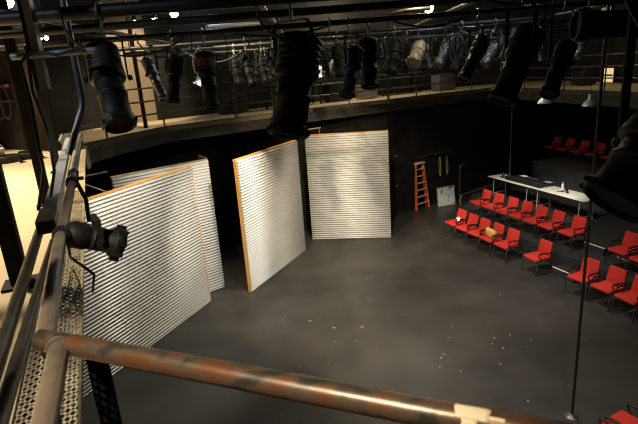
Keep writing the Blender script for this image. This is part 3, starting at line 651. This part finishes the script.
for s_ in (-1, 1): fr.box(R_ @ Vector((s_ * .40, -.004, .38)), (.025, .03, .78), R_); fr.box(R_ @ Vector((0, -.004, .38 + s_ * .38)), (.80, .03, .025), R_)
part('board_edging', fr, 'brace', bd, local=True)
hk = Vector((5.72, 19.10, 0))
solo('hooked_pipe', MB().tube([hk + Vector((0, 0, .0)), hk + Vector((0, 0, 1.35))] + arc(hk + Vector((0, 0, 1.3)), hk + Vector((.25, .12, 1.62)), .16, hk + Vector((0, 0, 1.6))) + [hk + Vector((.26, .13, 1.62))], .025, 10), 'darkrail', 'upright grey pipe with a hooked top standing beside the painted board', 'pipe')
h0 = Vector((5.66, 18.75, 0)); h1 = Vector((7.3, 19.75, 0))
solo('low_handrail', MB().tube([h0, h0 + Vector((0, 0, .28))] + arc(h0, h1 + Vector((0, 0, .46)), .14, h0 + Vector((0, 0, .45))) + [h1 + Vector((0, 0, .55))] , .022, 10), 'brass', 'low bent brass coloured handrail at the ladder end of the seat rows', 'handrail')
for i, (x, y, lab) in enumerate(((4.98, 19.35, 'left one of two yellowish rope coils hanging on the back wall'), (5.32, 19.56, 'right one of two yellowish rope coils hanging on the back wall'))):
    pts = [Vector((x + .045 * math.sin(2 * PI * k / 10) * u.x, y - .03 + .02 * math.cos(k) , 1.55 + .42 * math.cos(2 * PI * k / 10 + .4) * (1 - .004 * k))) for k in range(38)]
    solo('rope_coil', MB().tube(pts, .012, 6), 'rope', lab, 'rope')
solo('wall_pipe', MB().tube([(3.95, 18.78, 2.06), (6.2, 20.2, 2.10)], .018, 8), 'darkrail', 'thin horizontal pipe fixed to the back wall above the ladder', 'pipe')
for i, (z, lab) in enumerate(((2.3, 'upper one of two small pale switch boxes on the wall left of the ladder'), (1.15, 'lower one of two small pale switch boxes on the wall left of the ladder'))):
    t = thing('switch_box', lab, 'switch', (3.05, 18.18, z))
    part('box_body', MB().rbox((3.05, 18.19, z), (.06, .05, .09), .008), 'darkrail', t); part('switch', MB().box((3.055, 18.158, z), (.02, .02, .03)), 'fader', t)

# ================================================================== SEATING
seat_u = Vector((.335, -.942, 0))
riser1 = [(4.86, 16.72), (7.62, 8.9), (11.2, 10.1), (10.95, 14.9), (9.05, 20.2), (7.5, 20.3), (6.5, 19.75), (5.7, 17.9)]
r1 = solo('seating_riser', MB().prism(riser1, 0.0, 0.40), 'riser', 'low black seating platform behind the front row of red chairs', 'platform')
r2 = solo('seating_riser', MB().prism([(9.10, 20.25), (11.0, 14.95), (13.4, 15.8), (12.6, 21.8)], 0.0, 1.30), 'greyblock', 'tall grey platform behind the white table carrying the dim rear chairs', 'platform')
def step_block(a, b, z, depth, tapem, label, tapelabel):
    a = Vector((*a, 0)); b = Vector((*b, 0)); d = (b - a).normalized(); n = Vector((-d.y, d.x, 0))
    if n.x < 0: n = -n
    t = thing('aisle_step', label, 'step', tuple((a + b) / 2))
    z0 = 0 if z < .3 else .4
    part('step_body', MB().prism([a.xy, b.xy, (b + n * depth).xy, (a + n * depth).xy], z0, z), 'riser', t)
    part('edge_tape', MB().prism([a.xy, b.xy, (b + n * .05).xy, (a + n * .05).xy], z, z + .003), tapem, t, tapelabel)
step_block((6.02, 11.88), (6.27, 11.24), .20, .30, 'whitetape', 'aisle step with a white edge line in the gap of the front row', 'white edge tape')
step_block((7.15, 12.47), (7.36, 11.89), .60, .35, 'whitetape', 'aisle step with a white edge line in the gap of the raised row', 'white edge tape')
solo('amber_tape_strip', MB().beam((7.66, 11.80, .402), (7.80, 11.08, .402), .05, .003), 'yellowtape', 'broken amber tape line on the platform under the rightmost raised chairs', 'tape')

def make_chair(label):
    t = thing('chair', label, 'chair', (0, 0, 0))
    def sf(v): return Vector((v.x, v.y, v.z + .018 * math.cos(v.x * 5) - (.03 if v.y < -.17 and v.z < 0 else 0) * 0 - max(0, -v.y - .14) ** 2 * .9))
    part('seat', MB().rbox((0, 0, .43), (.50, .49, .085), .035, None, 4, sf), 'red', t, local=True)
    Rb = Matrix.Rotation(math.radians(-13), 3, 'X')
    def bf(v): return Vector((v.x * (1 - .10 * max(0, v.z / .21)), v.y + .10 * v.x * v.x, v.z))
    part('backrest', MB().rbox((0, .255, .655), (.46, .055, .38), .024, Rb, 4, bf), 'red', t, local=True)
    shell = MB().rbox((0, .288, .645), (.43, .018, .34), .008, Rb, 2, bf); part('back_shell', shell, 'chairblk', t, local=True)
    for s_ in (-1, 1):
        x = s_ * .258
        pts = [Vector((x, .20, .40)), Vector((x, .24, .52))] + arc((x, .24, .5), (x, -.12, .605), .06, (x, .235, .59)) + [Vector((x, .0, .605)), Vector((x, -.13, .595))] + arc((x, -.13, .595), (x, -.08, .40), .05, (x, -.19, .59)) + [Vector((x, -.09, .42))]
        a = part('armrest', MB().tube(pts, .015, 8), 'chairblk', t, local=True)
        part('arm_pad', MB().rbox((x, -.03, .615), (.044, .25, .026), .011), 'chairblk', a, local=True)
        part('leg', MB().tube([(x * .95, -.09, .41), (s_ * .255, -.22, .30), (s_ * .27, -.25, 0.0)], .013, 8), 'chairblk', t, local=True)
        part('leg', MB().tube([(x * .95, .19, .41), (s_ * .255, .24, .28), (s_ * .27, .29, 0.0)], .013, 8), 'chairblk', t, local=True)
    fr = MB().beam((-.25, -.09, .385), (.25, -.09, .385), .03, .02); fr.beam((-.25, .19, .385), (.25, .19, .385), .03, .02)
    fr.beam((0, .20, .39), (0, .285, .62), .06, .012, (0, 1, 0)); part('under_frame', fr, 'chairblk', t, local=True)
    return t
def face(d): return math.atan2(d[1], d[0]) + PI / 2      # chair's front is -y in its own frame
FRONT = (-.942, -.335)
base_rz = face(FRONT)
row1 = [(4.48, 15.42, 'red armchair at the ladder end of the front row with white gloves on its arm'), (4.66, 14.82, 'red armchair in the front row, second from the ladder end'), (4.86, 14.26, 'red armchair in the front row, just before the one with the yellow bag'),
        (5.06, 13.72, 'red armchair in the front row holding a yellow bag'), (5.28, 13.12, 'red armchair in the front row, just after the one with the yellow bag'), (5.70, 12.08, 'lone red armchair on the stage floor beside the front aisle step'),
        (6.15, 10.65, 'red armchair beyond the front aisle step, behind the black floor pole'), (6.40, 10.07, 'red armchair second beyond the front aisle step, right of the floor pole'), (6.60, 9.50, 'red armchair cut by the right edge of the photo in the front row')]
ch0 = make_chair(row1[0][2]); ch0['group'] = 'front row of red chairs'
ch0.location = (row1[0][0], row1[0][1], 0); ch0.rotation_euler = (0, 0, base_rz)
JIT = [0, .05, -.03, .04, -.04, .10, 0, -.05, .03, .02, -.02]
for i, (x, y, lab) in enumerate(row1[1:]):
    dup(ch0, (x, y, 0), base_rz + JIT[i % 11], lab, 'front row of red chairs')
row2 = [(5.56, 16.22), (5.78, 15.62), (6.00, 15.02), (6.21, 14.45), (6.41, 13.88), (6.62, 13.30), (6.88, 12.66), (7.39, 11.15), (7.50, 10.50)]
ord2 = ['red armchair at the ladder end of the raised row before the white table', 'second red armchair from the ladder end in the raised row', 'third red armchair from the ladder end in the raised row', 'fourth red armchair from the ladder end in the raised row', 'fifth red armchair from the ladder end in the raised row',
        'red armchair next to last before the aisle in the raised row', 'red armchair nearest to the aisle step in the raised row', 'red armchair beyond the aisle step in the raised row, above the amber tape', 'red armchair cut by the right edge of the photo in the raised row']
for i, (x, y) in enumerate(row2):
    dup(ch0, (x, y, .40), face((-.962, -.273)) + JIT[(i * 3 + 2) % 11], ord2[i], 'raised row of red chairs')
ordr = ['dim dark red chair at the left end of the rear row of the grey platform', 'dim dark red chair second from the left in the rear row', 'dim dark red chair in the middle of the rear row', 'dim dark red chair second from the right in the rear row', 'dim dark red chair at the right end of the rear row']
for i in range(5):
    dup(ch0, (10.20 + .2 * i, 20.85 - .74 * i, 1.30), face((-.96, -.27)), ordr[i], 'rear row of dim chairs')
dup(ch0, (4.16, 5.76, 0), face((-.45, .89)), 'red chair at the bottom right corner showing its black arm', 'near bottom right chairs')
dup(ch0, (3.60, 5.50, 0), face((-.45, .89)), 'red chair just showing over the pipe near the bottom right corner', 'near bottom right chairs')
# things on the front chairs
bx, by = 5.06, 13.72
def crumple(v): return Vector((v.x + .02 * math.sin(v.z * 30 + v.y * 20), v.y + .015 * math.sin(v.x * 25), v.z + .02 * math.sin(v.x * 22 + 1)))
bagt = thing('yellow_bag', 'crumpled yellow paper bag on the seat of a front row chair', 'bag', (bx, by, .49), base_rz)
part('bag_body', MB().rbox((0.02, -.02, .13), (.40, .16, .22), .03, None, 3, crumple), 'bag', bagt, local=True)
part('bag_fold', MB().rbox((0.02, -.03, .245), (.36, .06, .035), .012, None, 2, crumple), 'bag', bagt, local=True)
gx = Vector((4.48, 15.42, 0)) + Matrix.Rotation(base_rz, 3, 'Z') @ Vector((.258, -.06, 0))
gl = MB().rbox((gx.x, gx.y, .65), (.13, .16, .04), .016, Matrix.Rotation(.4, 3, 'Z'), 3, crumple)
for k in range(3): gl.tube([(gx.x - .04 + .03 * k, gx.y - .06, .66), (gx.x - .07 + .03 * k, gx.y - .13, .65), (gx.x - .08 + .03 * k, gx.y - .17, .63)], .013, 6)
solo('work_gloves', gl, 'paper', 'pale work gloves draped on the arm of the first front row chair', 'gloves')

# ================================================================== TECH TABLE
A = Vector((6.70, 18.72, 0)); Bp = Vector((8.17, 14.43, 0)); tu = (Bp - A).normalized(); tn = Vector((-tu.y, tu.x, 0))
if tn.x < 0: tn = -tn
rzt = math.atan2(tu.y, tu.x); Lt = (Bp - A).length
TZ = 1.15
for i, (s0, s1, lab) in enumerate(((0, Lt * .5 - .004, 'white folding table under the mixing desk, farther half of the pair'), (Lt * .5 + .004, Lt, 'white folding table with a clear white top, nearer half of the pair'))):
    c = A + tu * (s0 + s1) / 2 + tn * .38; L = s1 - s0
    t = thing('folding_table', lab, 'table', (c.x, c.y, .40), rzt, 'white folding tables')
    part('table_top', MB().rbox((0, 0, .735), (L, .76, .035), .014, None, 2), 'white', t, local=True)
    for sx in (-1, 1):
        lg = MB(); x = sx * (L / 2 - .25)
        for sy in (-1, 1): lg.tube([(x, sy * .30, 0), (x, sy * .27, .71)], .014, 8)
        lg.tube([(x, -.29, .12), (x, .29, .12)], .010, 8); lg.tube([(x, 0, .4), (x - sx * .35, 0, .71)], .009, 8)
        part('leg_frame', lg, 'alu', t, local=True)
def onT(s, w, z=0): return A + tu * s + tn * w + Vector((0, 0, TZ + .003 + z))
Rt = Matrix.Rotation(rzt, 3, 'Z')
mc = thing('mixing_desk', 'wide black lighting and sound desk on the white table', 'mixer', tuple(onT(1.72, .42)), rzt)
Rd = Matrix.Rotation(math.radians(-6), 3, 'X')
part('desk_body', MB().rbox((0, 0, .06), (1.75, .58, .10), .012, None, 2, lambda v: Vector((v.x, v.y, v.z + .06 * v.y))), 'console', mc, local=True)
for k in range(24):
    part('fader', MB().box((-.80 + k * .068, -.12 + .06 * math.sin(k * 2.1), .105), (.018, .03, .022)), 'fader', mc, local=True)
part('display_strip', MB().box((-.2, .20, .128), (.9, .08, .008)), 'fader', mc, local=True); part('wrist_edge', MB().rbox((0, -.30, .05), (1.75, .03, .07), .01), 'chairblk', mc, local=True)
solo('paper_sheet', MB().rbox(onT(2.45, .62, .135), (.30, .21, .004), .001, Rt, 1), 'screen', 'pale blue paper lying on the right end of the mixing desk', 'paper')
solo('paper_sheet', MB().rbox(onT(1.25, .64, .135), (.28, .20, .004), .001, Rt, 1), 'paper', 'white paper lying on the back of the mixing desk', 'paper')
bt = thing('plastic_bottle', 'small clear white plastic bottle on the white table', 'bottle', tuple(onT(3.05, .66)))
part('bottle_body', MB().lathe([(0, .035), (.01, .04), (.15, .04), (.19, .016), (.22, .015)], onT(3.05, .66), (0, 0, 1), 14), 'paper', bt); part('cap', MB().lathe([(.20, .02), (.235, .02)], onT(3.05, .66), (0, 0, 1), 12), 'alu', bt)
hs = thing('headset', 'black headset lying on the clear part of the white table', 'headset', tuple(onT(3.45, .36)))
part('headband', MB().tube([onT(3.45, .36) + Rt @ Vector((.09 * math.cos(a), .10 * math.sin(a), .03)) for a in [k * PI / 10 for k in range(11)]], .009, 6), 'cable', hs)
for s_ in (-1, 1): part('ear_cup', MB().lathe([(0, .03), (.01, .042), (.04, .042), (.05, .03)], onT(3.45 + s_ * .095, .35), (0, 0, 1), 12), 'cable', hs)
part('microphone', MB().tube([onT(3.36, .33, .03), onT(3.30, .26, .03), onT(3.24, .22, .02)], .012, 6), 'cable', hs)
solo('black_radio', MB().rbox(onT(3.30, .57, .03), (.07, .20, .06), .012, Matrix.Rotation(rzt + .5, 3, 'Z')), 'cable', 'black handheld radio behind the headset on the white table', 'radio')
solo('adhesive_roll', MB().lathe([(0, .055), (.005, .06), (.045, .06), (.05, .055), (.05, .035), (0, .035)], onT(.30, .50), (0, 0, 1), 18), 'cable', 'black tape roll at the far left corner of the white table', 'tape roll')
solo('notebook', MB().rbox(onT(.52, .30, .012), (.22, .16, .022), .004, Rt, 1), 'cable', 'black notebook near the left end of the white table', 'book')
ps = onT(.62, .52)
pl = thing('boom_pole', 'tall thin brown pole rising from a black base on the white table', 'pole', tuple(ps))
part('base', MB().lathe([(0, .16), (.02, .16), (.05, .07), (.12, .045)], ps, (0, 0, 1), 20), 'cable', pl); part('pole', MB().tube([ps + Vector((0, 0, .1)), Vector((ps.x, ps.y, 6.3))], .026, 10), 'brownpole', pl)
# floor pole
fp = thing('floor_pole', 'thin black pole standing on the stage floor before the right-hand chairs', 'pole', (3.81, 6.56, 0))
part('base_plate', MB().lathe([(0, .10), (.008, .10), (.012, .05), (.05, .04)], (3.81, 6.56, 0), (0, 0, 1), 20), 'clamp', fp, 'dull silver base plate'); part('pole', MB().tube([(3.81, 6.56, .02), (3.81, 6.56, 6.2)], .021, 12), 'pipe', fp)

# ================================================================== SPIKE TAPE MARKS
SP = [(3.01, 12.77, 'o'), (2.29, 11.11, 'r'), (1.85, 10.28, 'r'), (2.73, 9.56, 'p'), (2.54, 9.12, 'p'), (4.28, 10.9, 'w'), (3.45, 9.0, 'w'), (3.64, 8.89, 'b'), (3.33, 8.78, 'w'), (3.49, 8.61, 'p'), (2.28, 8.55, 'p'), (2.19, 8.42, 'c'), (2.09, 8.13, 'p'), (2.44, 7.95, 'c'), (3.23, 8.08, 'p'), (1.19, 12.46, 'w'), (1.3, 12.45, 'w'), (1.52, 12.61, 'r'), (1.83, 12.49, 'w'), (1.1, 11.19, 'c'), (1.1, 11.02, 'c'), (1.44, 12.03, 'r'), (0.37, 10.86, 'r'), (-0.31, 12.19, 'g'), (-1.03, 10.42, 'c'), (-0.39, 10.28, 'y'), (0.15, 9.88, 'y'), (0.78, 9.83, 'y'), (0.62, 10.08, 'r'), (0.77, 10.2, 'r'), (1.16, 9.48, 'o'), (0.14, 9.29, 'c'), (0.59, 9.26, 'p'), (0.99, 8.86, 'r'), (-0.02, 8.52, 'r'), (0.48, 8.26, 'r'), (-0.17, 8.86, 'g'), (-0.61, 8.46, 'w'), (-0.31, 7.07, 'r'), (-0.9, 7.11, 'o'), (-3.02, 7.39, 'r'), (-2.1, 8.85, 'p'), (-1.51, 9.76, 'p'), (-1.95, 11.85, 'c'), (5.19, 8.68, 'w'), (3.96, 8.58, 'o'), (3.29, 6.99, 'w'), (3.81, 9.07, 'w'), (4.14, 8.82, 'w'), (-2.57, 12.85, 'w'), (-2.62, 12.27, 'w')]
for i, (x, y, c) in enumerate(SP):
    nm = TAPES[c][1]; w = .035 if c != 'y' else .07
    o = solo('spike_tape', MB().box((x, y, .0022), (w, .024, .003), Matrix.Rotation(random.uniform(-.6, .6), 3, 'Z')), 'spike_' + c, 'small %s tape mark stuck on the dark stage floor' % nm, 'tape mark', nm + ' spike tape marks')

# ================================================================== LIGHTS
def spot(loc, tgt, energy, color, size=60, blend=.5, rad=.08):
    l = bpy.data.lights.new('spot', 'SPOT'); l.energy = energy; l.color = color; l.spot_size = math.radians(size); l.spot_blend = blend; l.shadow_soft_size = rad
    o = bpy.data.objects.new('light_beam', l); COL.objects.link(o); o.location = loc
    o.rotation_euler = (Vector(tgt) - Vector(loc)).to_track_quat('-Z', 'Y').to_euler(); return o
def point(loc, energy, color, rad=.1):
    l = bpy.data.lights.new('point', 'POINT'); l.energy = energy; l.color = color; l.shadow_soft_size = rad
    o = bpy.data.objects.new('light_glow', l); COL.objects.link(o); o.location = loc; return o
WARM = (1.0, .80, .52); COOL = (.72, .86, 1.0); NEU = (1.0, .93, .82)
KEY = (1.0, .92, .75)
spot((0.4, 11.0, 5.75), (-1.4, 13.4, .9), 1000, KEY, 84, .5, .05)            # stage lights on the far pipes
spot((-1.6, 9.2, 5.75), (-4.1, 9.9, 1.2), 900, KEY, 84, .5, .05)
spot((1.5, 11.9, 5.75), (1.3, 15.8, 1.0), 950, (1.0, .84, .60), 76, .6, .05)
spot((-1.9, 8.4, 8.3), (1.0, 15.8, 1.2), 2400, (1.0, .82, .52), 46, .5, .06)  # through the grid
spot((-3.4, 6.4, 8.4), (1.4, 12.2, 0), 1500, (1.0, .84, .60), 46, .5, .04)
spot((1.2, 6.4, 5.2), (1.7, 10.8, 0), 1450, (1.0, .92, .80), 78, .9, .12)     # stage floor
spot((4.1, 11.4, 5.8), (5.9, 12.9, .4), 820, NEU, 84, .6, .08)               # seats
spot((5.6, 13.6, 5.8), (7.3, 16.3, 1.15), 1000, NEU, 44, .6, .08)              # added to brighten the table, no fixture there
spot((3.3, 8.3, 5.3), (3.2, 8.0, 0), 430, (1.0, .94, .84), 104, .9, .12)  # added floor fill from straight above, no fixture
spot((2.2, 2.2, 4.9), (2.9, 7.8, 0), 350, (1.0, .94, .84), 88, .9, .12)   # added fill for the front of the stage floor
spot((-5.9, 5.1, 8.4), (-5.0, 4.6, 4.4), 2400, WARM, 92, .5, .15)         # left gallery
spot((-7.0, 8.2, 8.4), (-5.6, 7.6, 4.4), 1600, WARM, 90, .5, .2)
spot((0.3, 9.3, 5.7), (-3.0, 12.4, 1.7), 900, KEY, 40, .5, .05)  # added to lift the half hidden panel, no fixture of its own
spot((-1.3, -0.9, 8.0), (-0.45, 1.17, 5.0), 1000, (1.0, .87, .66), 35, .6, .06)         # foreground pipe
spot((-3.4, 1.2, 7.7), (-1.75, 3.3, 5.9), 130, (.62, .80, 1.0), 32, .5, .06)  # added cool beam that brightens the drop tube
point((1.6, 7.0, 6.6), 32, WARM, .06); point((-1.3, 7.0, 6.7), 18, (.75, .9, 1.0), .06); point((2.9, 7.0, 6.6), 26, (.7, .9, 1.0), .06); point((0.6, 10.6, 6.7), 30, WARM, .06); point((3.4, 10.6, 6.7), 24, (.8, .95, 1.0), .06)  # added points to bring out the rigging, no lamps hang there
spot((-4.0, 14.2, 8.3), (-5.4, 15.7, 5.4), 700, WARM, 60, .5, .15)         # tan wall
spot((-4.2, 13.2, 8.4), (-5.2, 13.4, 4.4), 250, WARM, 70, .5, .15)
point((1.6, 18.8, 7.6), 240, WARM, .15); point((4.6, 20.4, 7.6), 65, WARM, .15); point((9.9, 16.5, 6.6), 32, WARM, .15)
point((-3.0, 16.2, 7.5), 18, (.8, 1, .95), .15); point((4.2, 18.5, 7.6), 25, (.8, 1, .95), .15)

w = bpy.data.worlds.new('world'); sc.world = w; w.use_nodes = True
w.node_tree.nodes['Background'].inputs[0].default_value = (.5, .55, .6, 1); w.node_tree.nodes['Background'].inputs[1].default_value = .004

# ================================================================== CAMERA
cam = bpy.data.cameras.new('camera'); co = bpy.data.objects.new('camera', cam); COL.objects.link(co)
cam.sensor_width = 36; cam.lens = 490.0 / 638 * 36; cam.clip_start = .05; cam.clip_end = 100
Rw = Matrix(((0.9974406710276585, 0.07149900544688784, 0), (-0.019885168630467107, 0.2774063194068469, -0.9605468827817225), (-0.06867814680400153, 0.9580885273153271, 0.27811811515670043)))
co.matrix_world = Matrix.Translation((0, 0, EYE)) @ Rw.to_4x4()
cam.dof.use_dof = True; cam.dof.focus_distance = 12.0; cam.dof.aperture_fstop = 7.0
sc.camera = co
sc.view_settings.view_transform = 'Standard'; sc.view_settings.look = 'None'; sc.view_settings.gamma = 1; sc.view_settings.exposure = 0.0
sc.view_settings.use_curve_mapping = False
sc.cycles.filter_width = 1.15
